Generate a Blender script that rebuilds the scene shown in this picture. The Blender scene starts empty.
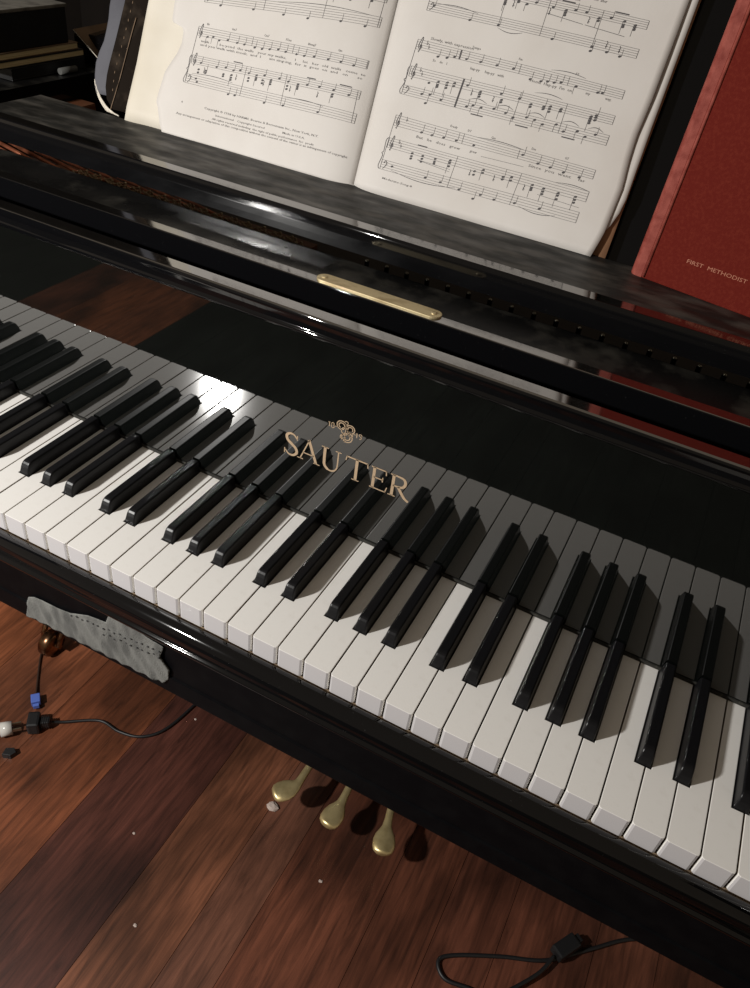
import bpy, bmesh, math, random
from mathutils import Vector, Matrix
random.seed(7)
D = bpy.data
COL = bpy.context.scene.collection
PI = math.pi
LIFT = 0.73            # everything below is measured from the level of the key tops; the floor lies 0.73 m lower

# ------------------------------------------------------------------ materials
def mat(name, base=(.5,.5,.5), rough=.5, metal=0., ior=1.5, coat=0., noise=None, bump=None, rnoise=None, stretch=(1,1,1), dust=None):
    m = D.materials.new(name); m.use_nodes = True
    nt = m.node_tree; N = nt.nodes; L = nt.links
    b = N['Principled BSDF']
    b.inputs['Base Color'].default_value = (*base, 1)
    b.inputs['Roughness'].default_value = rough
    b.inputs['Metallic'].default_value = metal
    b.inputs['IOR'].default_value = ior
    b.inputs['Coat Weight'].default_value = coat
    b.inputs['Coat Roughness'].default_value = .03
    tc = N.new('ShaderNodeTexCoord'); mp = N.new('ShaderNodeMapping')
    mp.inputs['Scale'].default_value = stretch
    L.new(tc.outputs['Object'], mp.inputs['Vector'])
    def tex(scale, detail=4):
        t = N.new('ShaderNodeTexNoise'); t.inputs['Scale'].default_value = scale; t.inputs['Detail'].default_value = detail
        L.new(mp.outputs[0], t.inputs['Vector']); return t
    if noise:
        sc, c2, lo, hi = noise
        t = tex(sc); r = N.new('ShaderNodeMapRange'); r.inputs[1].default_value = lo; r.inputs[2].default_value = hi
        L.new(t.outputs[0], r.inputs[0])
        mx = N.new('ShaderNodeMix'); mx.data_type = 'RGBA'
        mx.inputs[6].default_value = (*base, 1); mx.inputs[7].default_value = (*c2, 1)
        L.new(r.outputs[0], mx.inputs[0]); L.new(mx.outputs[2], b.inputs['Base Color'])
    if rnoise:
        sc, r0, r1, lo, hi = rnoise
        t = tex(sc); r = N.new('ShaderNodeMapRange')
        r.inputs[1].default_value = lo; r.inputs[2].default_value = hi; r.inputs[3].default_value = r0; r.inputs[4].default_value = r1
        L.new(t.outputs[0], r.inputs[0]); L.new(r.outputs[0], b.inputs['Roughness'])
    if dust:   # fine specks
        sc, th, c2 = dust
        t = N.new('ShaderNodeTexVoronoi'); t.inputs['Scale'].default_value = sc
        L.new(tc.outputs['Object'], t.inputs['Vector'])
        r = N.new('ShaderNodeMath'); r.operation = 'LESS_THAN'; r.inputs[1].default_value = th
        L.new(t.outputs['Distance'], r.inputs[0])
        mx = N.new('ShaderNodeMix'); mx.data_type = 'RGBA'
        src = b.inputs['Base Color'].links[0].from_socket if b.inputs['Base Color'].links else None
        if src: L.new(src, mx.inputs[6])
        else: mx.inputs[6].default_value = (*base, 1)
        mx.inputs[7].default_value = (*c2, 1)
        L.new(r.outputs[0], mx.inputs[0]); L.new(mx.outputs[2], b.inputs['Base Color'])
    if bump:
        sc, st, dist = bump
        t = tex(sc); bp = N.new('ShaderNodeBump'); bp.inputs['Strength'].default_value = st; bp.inputs['Distance'].default_value = dist
        L.new(t.outputs[0], bp.inputs['Height']); L.new(bp.outputs[0], b.inputs['Normal'])
    return m

M = {}
M['lacquer'] = mat('black_lacquer', (.003,.003,.0035), .10, ior=1.46, rnoise=(9, .04, .10, .35, .7), dust=(260, .035, (.10,.10,.10)))
M['mirror'] = mat('polished_black_lacquer', (.0025,.003,.0028), .02, ior=2.05)
M['strip'] = mat('polished_edge_lacquer', (.003,.003,.003), .06, ior=3.8, rnoise=(14,.04,.12,.35,.7))
M['dusty'] = mat('dusty_black_lacquer', (.011,.011,.010), .5, ior=1.4, noise=(34, (.062,.057,.050), .46, .66), rnoise=(40,.35,.7,.3,.7), stretch=(.6,1.7,1), dust=(420,.06,(.16,.15,.13)))
M['dusty2'] = mat('dusty_rail_lacquer', (.004,.004,.004), .3, ior=1.35, noise=(30, (.030,.028,.024), .50, .68), rnoise=(18,.2,.5,.35,.7), dust=(300,.05,(.12,.11,.10)))
M['satin'] = mat('satin_black', (.003,.003,.0036), .45, ior=1.12, noise=(60,(.0045,.0045,.005),.4,.7))
M['deskblack'] = mat('dark_desk_lacquer', (.0025,.0025,.003), .15, ior=1.35)
M['dark'] = mat('interior_black', (.004,.004,.004), .8)
M['ivory'] = mat('white_key_plastic', (.80,.78,.75), .13, ior=1.5, noise=(90,(.75,.725,.69),.55,.8))
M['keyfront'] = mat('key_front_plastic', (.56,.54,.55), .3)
M['keywood'] = mat('key_wood', (.30,.22,.14), .6, noise=(40,(.2,.14,.09),.4,.6), stretch=(6,1,1))
M['ebony'] = mat('black_key_plastic', (.0045,.0045,.0055), .36, ior=1.34, bump=(500,.10,.0004))
M['coil'] = mat('tarnished_coil', (.42,.31,.19), .5, metal=.3)
M['casterbrass'] = mat('dark_caster_bronze', (.30,.17,.09), .28, metal=1., noise=(60,(.10,.05,.03),.4,.65))
M['stub'] = mat('dark_grey_stub', (.07,.07,.065), .6)
M['felt'] = mat('dark_felt', (.018,.017,.014), .9, bump=(900,.5,.001), noise=(300,(.07,.065,.05),.55,.75))
M['brass'] = mat('aged_brass', (.62,.44,.19), .30, metal=1., rnoise=(120,.2,.5,.3,.7), noise=(70,(.42,.30,.14),.5,.8))
M['pedalbrass'] = mat('dull_pedal_brass', (.82,.66,.34), .36, metal=.75, noise=(60,(.60,.46,.22),.45,.75))
M['lock'] = mat('worn_brass_plate', (.66,.55,.33), .45, metal=.75, noise=(90,(.42,.32,.17),.5,.75), stretch=(.5,1,1))
M['gold'] = mat('gold_lettering', (.56,.41,.27), .45, metal=.35)
M['copper'] = mat('copper_winding', (.42,.14,.075), .4, metal=.7, noise=(60,(.20,.07,.035),.4,.7), bump=(900,.4,.0006))
M['bronze'] = mat('bronze_frame_paint', (.016,.009,.006), .6, metal=.1, noise=(30,(.009,.006,.004),.4,.7))
M['wood_in'] = mat('inner_rim_wood', (.16,.06,.025), .5, noise=(12,(.09,.03,.012),.4,.7), stretch=(1,1,8))
M['steel'] = mat('tarnished_steel', (.42,.38,.30), .3, metal=1.)
def paper_mat(name, c1, c2, **k): return mat(name, c1, .62, noise=(14, c2, .42, .8), bump=(35,.25,.0012), **k)
M['paper'] = paper_mat('old_music_paper', (.56,.53,.50), (.51,.475,.44))
M['cream'] = paper_mat('yellowed_paper', (.59,.545,.465), (.52,.47,.38))
M['ink'] = mat('printing_ink', (.055,.050,.052), .7)
M['ink_soft'] = mat('faded_ink', (.13,.12,.115), .7)
M['kraft'] = mat('brown_paper_cover', (.36,.19,.10), .7, noise=(60,(.26,.13,.07),.4,.7))
M['binder'] = mat('black_binder_cloth', (.012,.009,.007), .9, ior=1.1, noise=(45,(.040,.030,.022),.5,.75), bump=(200,.4,.001))
M['greyedge'] = mat('grey_blue_plastic_edge', (.095,.095,.108), .6, ior=1.2, noise=(20,(.065,.065,.076),.4,.7))
M['red'] = mat('red_book_cloth', (.112,.012,.008), .7, ior=1.12, noise=(420,(.135,.018,.011),.45,.7), bump=(1500,.5,.0005))
M['redpink'] = mat('pink_red_cloth', (.27,.066,.050), .6, ior=1.2, noise=(120,(.17,.030,.022),.4,.7), bump=(1500,.5,.0005))  # lighter, pinker red for the spine and hinge ridge
M['stamp'] = mat('dull_gold_stamping', (.36,.12,.06), .5)
M['edgecream'] = mat('cream_page_edges', (.72,.60,.36), .7, noise=(300,(.50,.38,.18),.4,.6), stretch=(.05,.05,6))
M['pages'] = mat('book_page_block', (.55,.45,.30), .8, noise=(300,(.42,.33,.2),.4,.6), stretch=(.05,.05,6))
M['blackcover'] = mat('black_book_cover', (.006,.006,.007), .45, noise=(40,(.012,.012,.012),.4,.7))
M['dustybox'] = mat('dusty_grey_top', (.17,.16,.14), .8, noise=(60,(.08,.075,.065),.45,.7))
M['tan'] = mat('tan_board', (.17,.11,.065), .7, noise=(18,(.09,.055,.03),.4,.7))
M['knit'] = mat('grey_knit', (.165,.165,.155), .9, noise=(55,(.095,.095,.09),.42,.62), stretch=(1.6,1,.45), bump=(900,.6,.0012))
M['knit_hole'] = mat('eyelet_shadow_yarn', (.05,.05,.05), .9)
M['rubber'] = mat('black_rubber', (.012,.012,.013), .45)
M['browncord'] = mat('brown_cord', (.035,.018,.012), .5)
M['blue'] = mat('blue_plastic', (.10,.17,.55), .35)
M['clear'] = mat('clear_plug_plastic', (.62,.60,.56), .2)
M['white_cord'] = mat('white_cord', (.62,.60,.56), .4)
M['crumb'] = mat('pale_crumb', (.55,.45,.40), .8)

def floor_mat():
    m = D.materials.new('stained_plank_floor'); m.use_nodes = True
    nt = m.node_tree; N = nt.nodes; L = nt.links; b = N['Principled BSDF']
    at = N.new('ShaderNodeVertexColor'); at.layer_name = 'plank'
    tc = N.new('ShaderNodeTexCoord'); mp = N.new('ShaderNodeMapping'); mp.inputs['Scale'].default_value = (55,4.5,1)
    L.new(tc.outputs['Object'], mp.inputs[0])
    t = N.new('ShaderNodeTexNoise'); t.inputs['Scale'].default_value = 1.6; t.inputs['Detail'].default_value = 9; t.inputs['Roughness'].default_value = .65; t.inputs['Distortion'].default_value = .9
    L.new(mp.outputs[0], t.inputs['Vector'])
    r = N.new('ShaderNodeMapRange'); r.inputs[1].default_value = .3; r.inputs[2].default_value = .72; r.inputs[3].default_value = .45; r.inputs[4].default_value = 1.6
    L.new(t.outputs[0], r.inputs[0])
    mp2 = N.new('ShaderNodeMapping'); mp2.inputs['Scale'].default_value = (8,4.5,1); L.new(tc.outputs['Object'], mp2.inputs[0])
    t2 = N.new('ShaderNodeTexNoise'); t2.inputs['Scale'].default_value = 1.; t2.inputs['Detail'].default_value = 3; L.new(mp2.outputs[0], t2.inputs['Vector'])
    r2 = N.new('ShaderNodeMapRange'); r2.inputs[1].default_value = .35; r2.inputs[2].default_value = .6; r2.inputs[3].default_value = .42; r2.inputs[4].default_value = 1.2
    L.new(t2.outputs[0], r2.inputs[0])
    mu = N.new('ShaderNodeMath'); mu.operation = 'MULTIPLY'; L.new(r.outputs[0], mu.inputs[0]); L.new(r2.outputs[0], mu.inputs[1])
    vm = N.new('ShaderNodeVectorMath'); vm.operation = 'SCALE'; L.new(at.outputs[0], vm.inputs[0]); L.new(mu.outputs[0], vm.inputs['Scale'])
    L.new(vm.outputs[0], b.inputs['Base Color'])
    b.inputs['Roughness'].default_value = .42
    bp = N.new('ShaderNodeBump'); bp.inputs['Strength'].default_value = .25; bp.inputs['Distance'].default_value = .002
    L.new(t.outputs[0], bp.inputs['Height']); L.new(bp.outputs[0], b.inputs['Normal'])
    return m
M['floor'] = floor_mat()
M['wall'] = mat('dark_wall_paint', (.030,.024,.020), .9, noise=(6,(.022,.018,.016),.4,.7))

# ------------------------------------------------------------------ helpers
ORIGIN = {}
def link_mesh(name, bm, mats, parent=None, smooth=False, loc=None):
    me = D.meshes.new(name)
    off = Vector(loc) if loc is not None else Vector((0,0,0))
    if parent is not None:
        p = parent; off = Vector((0,0,0))
        while p is not None: off += p.location; p = p.parent
    bmesh.ops.translate(bm, verts=bm.verts, vec=-off)
    bm.normal_update(); bm.to_mesh(me); bm.free()
    if not isinstance(mats, (list,tuple)): mats = [mats]
    for m in mats: me.materials.append(M[m] if isinstance(m,str) else m)
    if smooth:
        for p in me.polygons: p.use_smooth = True
    o = D.objects.new(name, me); COL.objects.link(o)
    if parent is not None: o.parent = parent
    elif loc is not None: o.location = loc
    return o
def tag(o, label=None, cat=None, group=None, kind=None):
    if label: o['label'] = label
    if cat: o['category'] = cat
    if group: o['group'] = group
    if kind: o['kind'] = kind
    return o
def thing(name, label, cat, loc, group=None):
    o = D.objects.new(name, None); COL.objects.link(o); o.location = loc; o.empty_display_size = .05
    return tag(o, label, cat, group)
def new(): return bmesh.new()
def face(bm, vs, mi=0):
    try:
        f = bm.faces.new(vs); f.material_index = mi; return f
    except ValueError: return None
def box(bm, a, b, mi=0, bevel=0, T=None):
    x0,y0,z0 = a; x1,y1,z1 = b
    P = [(x0,y0,z0),(x1,y0,z0),(x1,y1,z0),(x0,y1,z0),(x0,y0,z1),(x1,y0,z1),(x1,y1,z1),(x0,y1,z1)]
    v = [bm.verts.new(T @ Vector(p) if T else p) for p in P]
    fs = [face(bm,[v[i] for i in q],mi) for q in ((3,2,1,0),(4,5,6,7),(0,1,5,4),(1,2,6,5),(2,3,7,6),(3,0,4,7))]
    if bevel:
        es = {e for f in fs for e in f.edges}
        r = bmesh.ops.bevel(bm, geom=list(es), offset=bevel, segments=2, profile=.6, affect='EDGES')
        for f in r['faces']: f.material_index = mi
    return v
def extrude_profile(bm, prof, x0, x1, mi=None, caps=True):
    """profile in (y,z), extruded along x"""
    a = [bm.verts.new((x0,y,z)) for y,z in prof]; b = [bm.verts.new((x1,y,z)) for y,z in prof]
    n = len(prof)
    for i in range(n):
        j = (i+1)%n
        face(bm, [a[i],a[j],b[j],b[i]], mi[i] if mi else 0)
    if caps: face(bm, a[::-1]); face(bm, b)
    bmesh.ops.recalc_face_normals(bm, faces=bm.faces)
def prism(bm, poly, z0, z1, mi=0, side=None, T=None, bevel=0):
    a = [bm.verts.new((x,y,z0)) for x,y in poly]; b = [bm.verts.new((x,y,z1)) for x,y in poly]
    n = len(poly); fs = [face(bm,a[::-1],mi)]; top = face(bm,b,mi); fs.append(top)
    for i in range(n):
        j=(i+1)%n; fs.append(face(bm,[a[i],a[j],b[j],b[i]], mi if side is None else side))
    bmesh.ops.recalc_face_normals(bm, faces=[f for f in fs if f])
    if bevel:
        r = bmesh.ops.bevel(bm, geom=list(top.edges), offset=bevel, segments=2, profile=.6, affect='EDGES')
        for f in r['faces']: f.material_index = mi
    if T: bmesh.ops.transform(bm, matrix=T, verts=bm.verts)
def smooth_path(pts, n=8):
    pts = [Vector(p) for p in pts]; out = []
    for i in range(len(pts)-1):
        p0 = pts[max(i-1,0)]; p1 = pts[i]; p2 = pts[i+1]; p3 = pts[min(i+2,len(pts)-1)]
        for k in range(n):
            t = k/n
            out.append(.5*((2*p1)+(p2-p0)*t+(2*p0-5*p1+4*p2-p3)*t*t+(3*p1-p0-3*p2+p3)*t**3))
    out.append(pts[-1]); return out
def tube(bm, pts, r, seg=10, mi=0, cap=True):
    pts = [Vector(p) for p in pts]; rings = []
    for i,p in enumerate(pts):
        d = (pts[min(i+1,len(pts)-1)]-pts[max(i-1,0)]).normalized()
        up = Vector((0,0,1)) if abs(d.z) < .9 else Vector((1,0,0))
        a = d.cross(up).normalized(); b = a.cross(d).normalized()
        rr = r[i] if isinstance(r,(list,tuple)) else r
        rings.append([bm.verts.new(p + a*math.cos(2*PI*k/seg)*rr + b*math.sin(2*PI*k/seg)*rr) for k in range(seg)])
    for i in range(len(rings)-1):
        for k in range(seg):
            f = face(bm,[rings[i][k],rings[i][(k+1)%seg],rings[i+1][(k+1)%seg],rings[i+1][k]],mi)
            if f: f.smooth = True
    if cap: face(bm,rings[0][::-1],mi); face(bm,rings[-1],mi)
def lathe(bm, prof, c, seg=24, mi=0, axis='Z'):
    rings = []
    for r,h in prof:
        ring = []
        for k in range(seg):
            a = 2*PI*k/seg; u,v = r*math.cos(a), r*math.sin(a)
            p = (u,v,h) if axis=='Z' else ((h,u,v) if axis=='X' else (u,h,v))
            ring.append(bm.verts.new(Vector(c)+Vector(p)))
        rings.append(ring)
    for i in range(len(rings)-1):
        for k in range(seg):
            f = face(bm,[rings[i][k],rings[i][(k+1)%seg],rings[i+1][(k+1)%seg],rings[i+1][k]],mi)
            if f: f.smooth = True
    face(bm,rings[0][::-1],mi); face(bm,rings[-1],mi)

# ------------------------------------------------------------------ setting
FZ = -.73
def build_floor():
    bm = new(); cl = bm.loops.layers.float_color.new('plank')
    warm = [(.215,.068,.028),(.175,.054,.023),(.195,.064,.029),(.130,.043,.023),(.110,.037,.021),(.125,.043,.024)]
    edges = [-.39,-.237,-.128,-.055]
    while edges[0] > -2.6: edges.insert(0, edges[0]-random.choice([.148,.15,.152,.12]))
    while edges[-1] < 3.0: edges.append(edges[-1]+random.choice([.09,.13,.15,.15]))
    for i in range(len(edges)-1):
        x0,x1 = edges[i]+.0004, edges[i+1]-.0004
        if abs(edges[i]+.39) < 1e-6: segs = [(-2.6,2.6,(.074,.024,.016))]
        elif abs(edges[i]+.237) < 1e-6: segs = [(-2.6,2.6,(.165,.061,.031))]
        elif abs(edges[i]+.128) < 1e-6: segs = [(-2.6,-.075,(.080,.032,.022)),(-.075,2.6,(.135,.054,.032))]
        elif edges[i] < -.39: 
            y = random.uniform(-.9,-.3); segs = [(-2.6,y,random.choice(warm)),(y,2.6,random.choice(warm[:3]))]
        else:
            y = random.choice([random.uniform(-1.2,-.3),random.uniform(.6,1.5)])
            segs = [(-2.6,y,random.choice(warm[3:])),(y,2.6,random.choice(warm[3:]))]
        xm_ = (edges[i]+edges[i+1])/2
        if xm_ > -1.28 or xm_ < -1.75:       # unseen boards out front, coloured nearly black so the fallboard reflects dark
            segs = [(-2.6,-.82,(.010,.012,.010))]+[(max(a,-.82),b,c) for a,b,c in segs if b > -.80]
        for y0,y1,c in segs:
            n0 = set(bm.faces)
            box(bm,(x0,y0+.0006,FZ-.02),(x1,y1-.0006,FZ),0)
            for f in set(bm.faces)-n0:
                for l in f.loops: l[cl] = (*c,1)
    n0 = set(bm.faces); box(bm,(-2.9,-2.7,FZ-.06),(3.2,2.7,FZ-.012))
    for f in set(bm.faces)-n0:
        for l in f.loops: l[cl] = (.01,.006,.004,1)
    tag(link_mesh('floor', bm, 'floor'), kind='structure')
build_floor()
bm = new(); box(bm,(-2.6,2.6,FZ),(3.0,2.72,FZ+2.6)); tag(link_mesh('wall_back', bm, 'wall'), kind='structure')
bm = new(); box(bm,(-2.72,.55,FZ),(-2.6,2.72,FZ+2.6)); tag(link_mesh('wall_left', bm, 'wall'), kind='structure')

# ------------------------------------------------------------------ the grand piano
piano = thing('grand_piano', 'glossy black grand piano with open keyboard, gold lettering and dusty top rails, filling the frame', 'piano', (0,.4,FZ))
P = .0236
KX0, KX1 = -26*P-.002, 26*P+.002
FY = .1477                       # the face of the fallboard
# sharps' centres relative to the gap between their two white keys
SH = {'AB': .0026,'CD': -.0020,'DE': .0026,'FG': -.0028,'GA': 0.}
SW = .0113
def letter(i): return 'ABCDEFG'[i%7]
def key_kind(i): return 'first' if i == 0 else ('last' if i == 51 else letter(i))
kmesh = {}
def white_mesh(i):
    k = key_kind(i)
    if k in kmesh: return kmesh[k]
    l,c,r = letter(i-1) if i>0 else None, letter(i), letter(i+1) if i<51 else None
    g = .00055; x0,x1 = g, P-g
    tl,tr = x0,x1
    if l and l+c in SH: tl = SH[l+c]+SW/2+.0007
    if r and c+r in SH: tr = P+SH[c+r]-SW/2-.0007
    rc = .0022
    poly = [(x0+rc,0),(x1-rc,0),(x1-rc*.3,rc*.3),(x1,rc)]
    yb = .0495
    if tr < x1: poly += [(x1,yb),(tr,yb)]
    poly += [(tr,.1468),(tl,.1468)]
    if tl > x0: poly += [(tl,yb),(x0,yb)]
    poly += [(x0,rc),(x0+rc*.3,rc*.3)]
    bm = new(); prism(bm, poly, -.0200, 0, 0, bevel=.0005); bm.normal_update()
    # wooden flanks below the plastic
    for f in bm.faces:
        ce = f.calc_center_median()
        if ce.y > .004 and ce.z < -.006: f.material_index = 1
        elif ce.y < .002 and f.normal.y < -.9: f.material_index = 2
    me = D.meshes.new('white_key'); bm.normal_update(); bm.to_mesh(me); bm.free()
    me.materials.append(M['ivory']); me.materials.append(M['keywood']); me.materials.append(M['keyfront'])
    kmesh[k] = me; return me
for i in range(52):
    o = D.objects.new('white_key', white_mesh(i)); COL.objects.link(o); o.parent = piano
    dz = random.uniform(-.0002,.0002)
    o.location = Vector(((i-26)*P,0,dz)) - piano.location
def sharp_mesh():
    bm = new(); w = SW/2; h = .0122
    secs = [(.0500,0,.0003),(.0506,.0001,.0030),(.0520,.0003,.0068),(.0536,.0005,.0096),(.0550,.0007,.0110),(.0566,.0008,.0118),(.0590,.0008,h),(.1462,.0008,h)]
    rings = []
    for y,ins_,z in secs:
        tw = w-.0009-ins_*.4; r = min(.0016,z*.45)
        pr = [(-w,-.004),(-w,-.0001)]
        for k in range(5):
            a_ = PI-PI/2*k/4; pr.append((-tw+r+r*math.cos(a_), z-r+r*math.sin(a_)))
        pr += [(-x,zz) for x,zz in pr[::-1]]
        rings.append([bm.verts.new((x,y,zz)) for x,zz in pr])
    n = len(rings[0])
    for i in range(len(rings)-1):
        for k in range(n-1):
            f = face(bm,[rings[i][k],rings[i][k+1],rings[i+1][k+1],rings[i+1][k]])
    face(bm,rings[0]); face(bm,rings[-1])
    bmesh.ops.recalc_face_normals(bm, faces=bm.faces)
    me = D.meshes.new('black_key'); bm.to_mesh(me); bm.free(); me.materials.append(M['ebony']); return me
sm = sharp_mesh()
for i in range(51):
    pr_ = letter(i)+letter(i+1)
    if pr_ in SH:
        o = D.objects.new('black_key', sm); COL.objects.link(o); o.parent = piano
        o.location = Vector(((i+1-26)*P+SH[pr_],0,random.uniform(-.0002,.0002))) - piano.location
# felt strip at the back of the keys, under the fallboard
bm = new(); box(bm,(KX0,.1464,.0004),(KX1,.1500,.0030)); box(bm,(KX0,.1469,-.016),(KX1,.150,.0004))
link_mesh('felt_strip', bm, 'felt', piano)
# fallboard: vertical polished face, bead, rolled lip, hollow, flat dusty top edge
prof = [(FY,.0026),(FY,.1855),(.1466,.1864),(.1462,.1880),(.1466,.1896),(.1480,.1906),(.1482,.1950),
        (.1472,.1985),(.1472,.2005),(.1477,.2025),(.1490,.2036),(.1605,.2039),(.1618,.2034),(.1625,.2020),(.1625,.0026)]
mi = [0]+[1]*(len(prof)-1); mi[10] = 2; mi[9] = 2
bm = new(); extrude_profile(bm, prof, KX0+.001, KX1-.001, mi)
fb = link_mesh('fallboard', bm, ['mirror','lacquer','strip'], piano)
for p in fb.data.polygons: p.use_smooth = abs(p.normal.x) < .5 and p.area < .0045
# rail behind the fallboard with a polished front edge and a dusty back
prof = [(.1868,.150),(.1868,.2112),(.1871,.2119),(.1878,.2122),(.1980,.2123),(.2430,.2123),(.2443,.2119),(.2447,.2105),(.2447,.150)]
bm = new(); extrude_profile(bm, prof, KX0-.02, KX1+.02, [0,0,2,2,1,0,0,0,0])
rail = link_mesh('lock_rail', bm, ['lacquer','dusty2','strip'], piano)
for p in rail.data.polygons: p.use_smooth = abs(p.normal.x) < .5 and p.area < .0012
bm = new(); box(bm,(KX0,.1626,.12),(KX1,.1867,.150)); link_mesh('gap_board', bm, 'dark', piano)
# brass lock plate on the rail
bm = new()
poly = []
x0,x1,y0,y1 = -.0935,.0185,.1895,.2040
rr = (y1-y0)/2; cy = (y0+y1)/2
for k in range(13): a = PI/2+PI*k/12; poly.append((x0+rr+rr*math.cos(a), cy+rr*math.sin(a)))
for k in range(13): a = -PI/2+PI*k/12; poly.append((x1-rr+rr*math.cos(a), cy+rr*math.sin(a)))
prism(bm, poly, .2122, .2138, 0, bevel=.0005)
lock = link_mesh('lock_plate', bm, 'lock', rail); lock['label'] = 'worn brass lock plate with rounded ends'
for sx in (x0+rr*.9, x1-rr*.9):
    bm = new(); lathe(bm,[(.0026,.2136),(.0025,.2142),(.0014,.2145)],(sx,cy,0),16); link_mesh('screw',bm,'lock',lock)

# gold lettering SAUTER, serif capitals
def stroke(bm, pts, ws, y=FY-.00015, T=None):
    """flat stroke in the xz plane; ws = width or per-point widths"""
    pts = [Vector((p[0],p[1])) for p in pts]; n = len(pts)
    if not isinstance(ws,(list,tuple)): ws = [ws]*n
    L_, R_ = [], []
    for i,p in enumerate(pts):
        d = (pts[min(i+1,n-1)]-pts[max(i-1,0)]).normalized(); nn = Vector((-d.y,d.x))*ws[i]/2
        for lst,q in ((L_,p+nn),(R_,p-nn)):
            lst.append(bm.verts.new((q.x/1000, y, q.y/1000)))
    for i in range(n-1): face(bm,[L_[i],R_[i],R_[i+1],L_[i+1]])
def curve2(pts,n=8): return [(p.x,p.y) for p in smooth_path([(a,b,0) for a,b in pts],n)]
def wv(n,lo,hi): return [lo+(hi-lo)*math.sin(PI*i/(n-1)) for i in range(n)]
B0,B1 = 64.2,87.0
TH,TN = 2.7,1.15
bm = new()
def serif(x,y,w=5.2): stroke(bm,[(x-w/2,y),(x+w/2,y)],.95)
# S
s = curve2([(-75.6,82.6),(-78.6,86.2),(-82.8,86.6),(-86.0,83.6),(-85.0,79.2),(-80.8,76.0),(-76.4,72.6),(-75.3,68.2),(-78.6,64.4),(-83.4,64.2),(-87.0,67.8)])
stroke(bm,s,wv(len(s),1.0,3.0)); stroke(bm,[(-75.4,86.6),(-75.4,81.6)],1.0); stroke(bm,[(-87.6,63.8),(-87.6,69.4)],1.0)
# A
stroke(bm,[(-71.4,B0+.3),(-63.2,B1)],TN); stroke(bm,[(-63.8,B1+.2),(-55.0,B0+.3)],TH); stroke(bm,[(-68.8,71.8),(-57.6,71.8)],TN); serif(-71.3,B0+.4,6.0); serif(-54.6,B0+.4,6.4)
# U
u = curve2([(-47.4,B1-.4),(-47.4,73.0),(-46.6,67.6),(-42.6,64.2),(-38.0,64.6),(-34.8,68.4),(-34.2,74.0),(-34.2,B1-.4)])
stroke(bm,u,[TH if i < len(u)*.42 else (1.6 if i < len(u)*.62 else TN+.1) for i in range(len(u))]); serif(-47.4,B1-.4,6.8); serif(-34.2,B1-.4,5.8)
# T
stroke(bm,[(-15.9,B0+.4),(-15.9,B1-.4)],TH); stroke(bm,[(-26.2,B1-.6),(-5.6,B1-.6)],TN+.2); stroke(bm,[(-25.9,B1-.2),(-26.6,B1-5)],1.0); stroke(bm,[(-5.9,B1-.2),(-5.2,B1-5)],1.0); serif(-15.9,B0+.4,7.2)
# E
stroke(bm,[(1.0,B0+.4),(1.0,B1-.4)],TH); stroke(bm,[(-2.0,B1-.6),(12.2,B1-.6)],TN); stroke(bm,[(-2.0,B0+.5),(13.2,B0+.5)],TN); stroke(bm,[(1.0,76.2),(9.6,76.2)],TN)
stroke(bm,[(12.0,B1-.2),(12.4,B1-5)],1.0); stroke(bm,[(13.0,B0),(14.4,B0+6)],1.0); stroke(bm,[(9.6,73.8),(9.6,78.6)],.95)
# R
stroke(bm,[(19.4,B0+.4),(19.4,B1-.4)],TH); serif(19.4,B0+.4,7.0)
r_ = curve2([(16.4,B1-.6),(24.0,B1-.7),(29.0,B1-1.8),(30.6,81.0),(28.6,76.8),(23.6,75.6),(19.4,75.6)])
stroke(bm,r_,wv(len(r_),1.0,2.6)); stroke(bm,curve2([(24.4,75.6),(28.2,70.2),(31.6,66.2),(35.6,63.8)]),[2.7]*17+[2.4]*7+[1.4]) 
lt = link_mesh('brand_lettering', bm, 'gold', fb); lt['label'] = 'gold serif letters reading SAUTER'
# filigree emblem with 18 and 19 at its sides
bm = new()
def ring(cx,cz,r,w=.9,a0=0,a1=2*PI,spiral=0):
    n = 26; pts = []
    for i in range(n+1):
        a = a0+(a1-a0)*i/n; q = r*(1-spiral*i/n); pts.append((cx+q*math.cos(a), cz+q*math.sin(a)))
    stroke(bm,pts,w)
ring(-34.4,114.6,5.2,.9,0,3.4*PI,.62); ring(-25.4,113.8,4.6,.9,PI,-2.2*PI,.62); ring(-28.6,105.0,6.0,.95,PI/2,-2.9*PI,.60); ring(-30.6,110.4,3.4,.8,0,2*PI)
ring(-32.0,104.0,2.4,.7); ring(-25.0,108.6,2.0,.7); ring(-30.0,119.0,1.6,.6); stroke(bm,[(-30,99.2),(-30,117)],.6)
def digit1(x,z): stroke(bm,[(x,z-2.4),(x,z+2.4)],.8); stroke(bm,[(x-1,z+1.4),(x,z+2.3)],.6)
digit1(-45.6,112.0); ring(-42.4,113.2,1.2,.6); ring(-42.4,110.7,1.4,.6); stroke(bm,[(-40.6,111.9),(-37.6,112.2)],.5)
digit1(-19.2,110.6); ring(-15.9,111.8,1.25,.6); stroke(bm,[(-14.8,111.6),(-15.2,108.3),(-16.9,108.2)],.6); stroke(bm,[(-22.8,110.7),(-20.4,110.7)],.5)
em = link_mesh('emblem', bm, 'gold', fb); em['label'] = 'small gold filigree emblem above the lettering'

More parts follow.
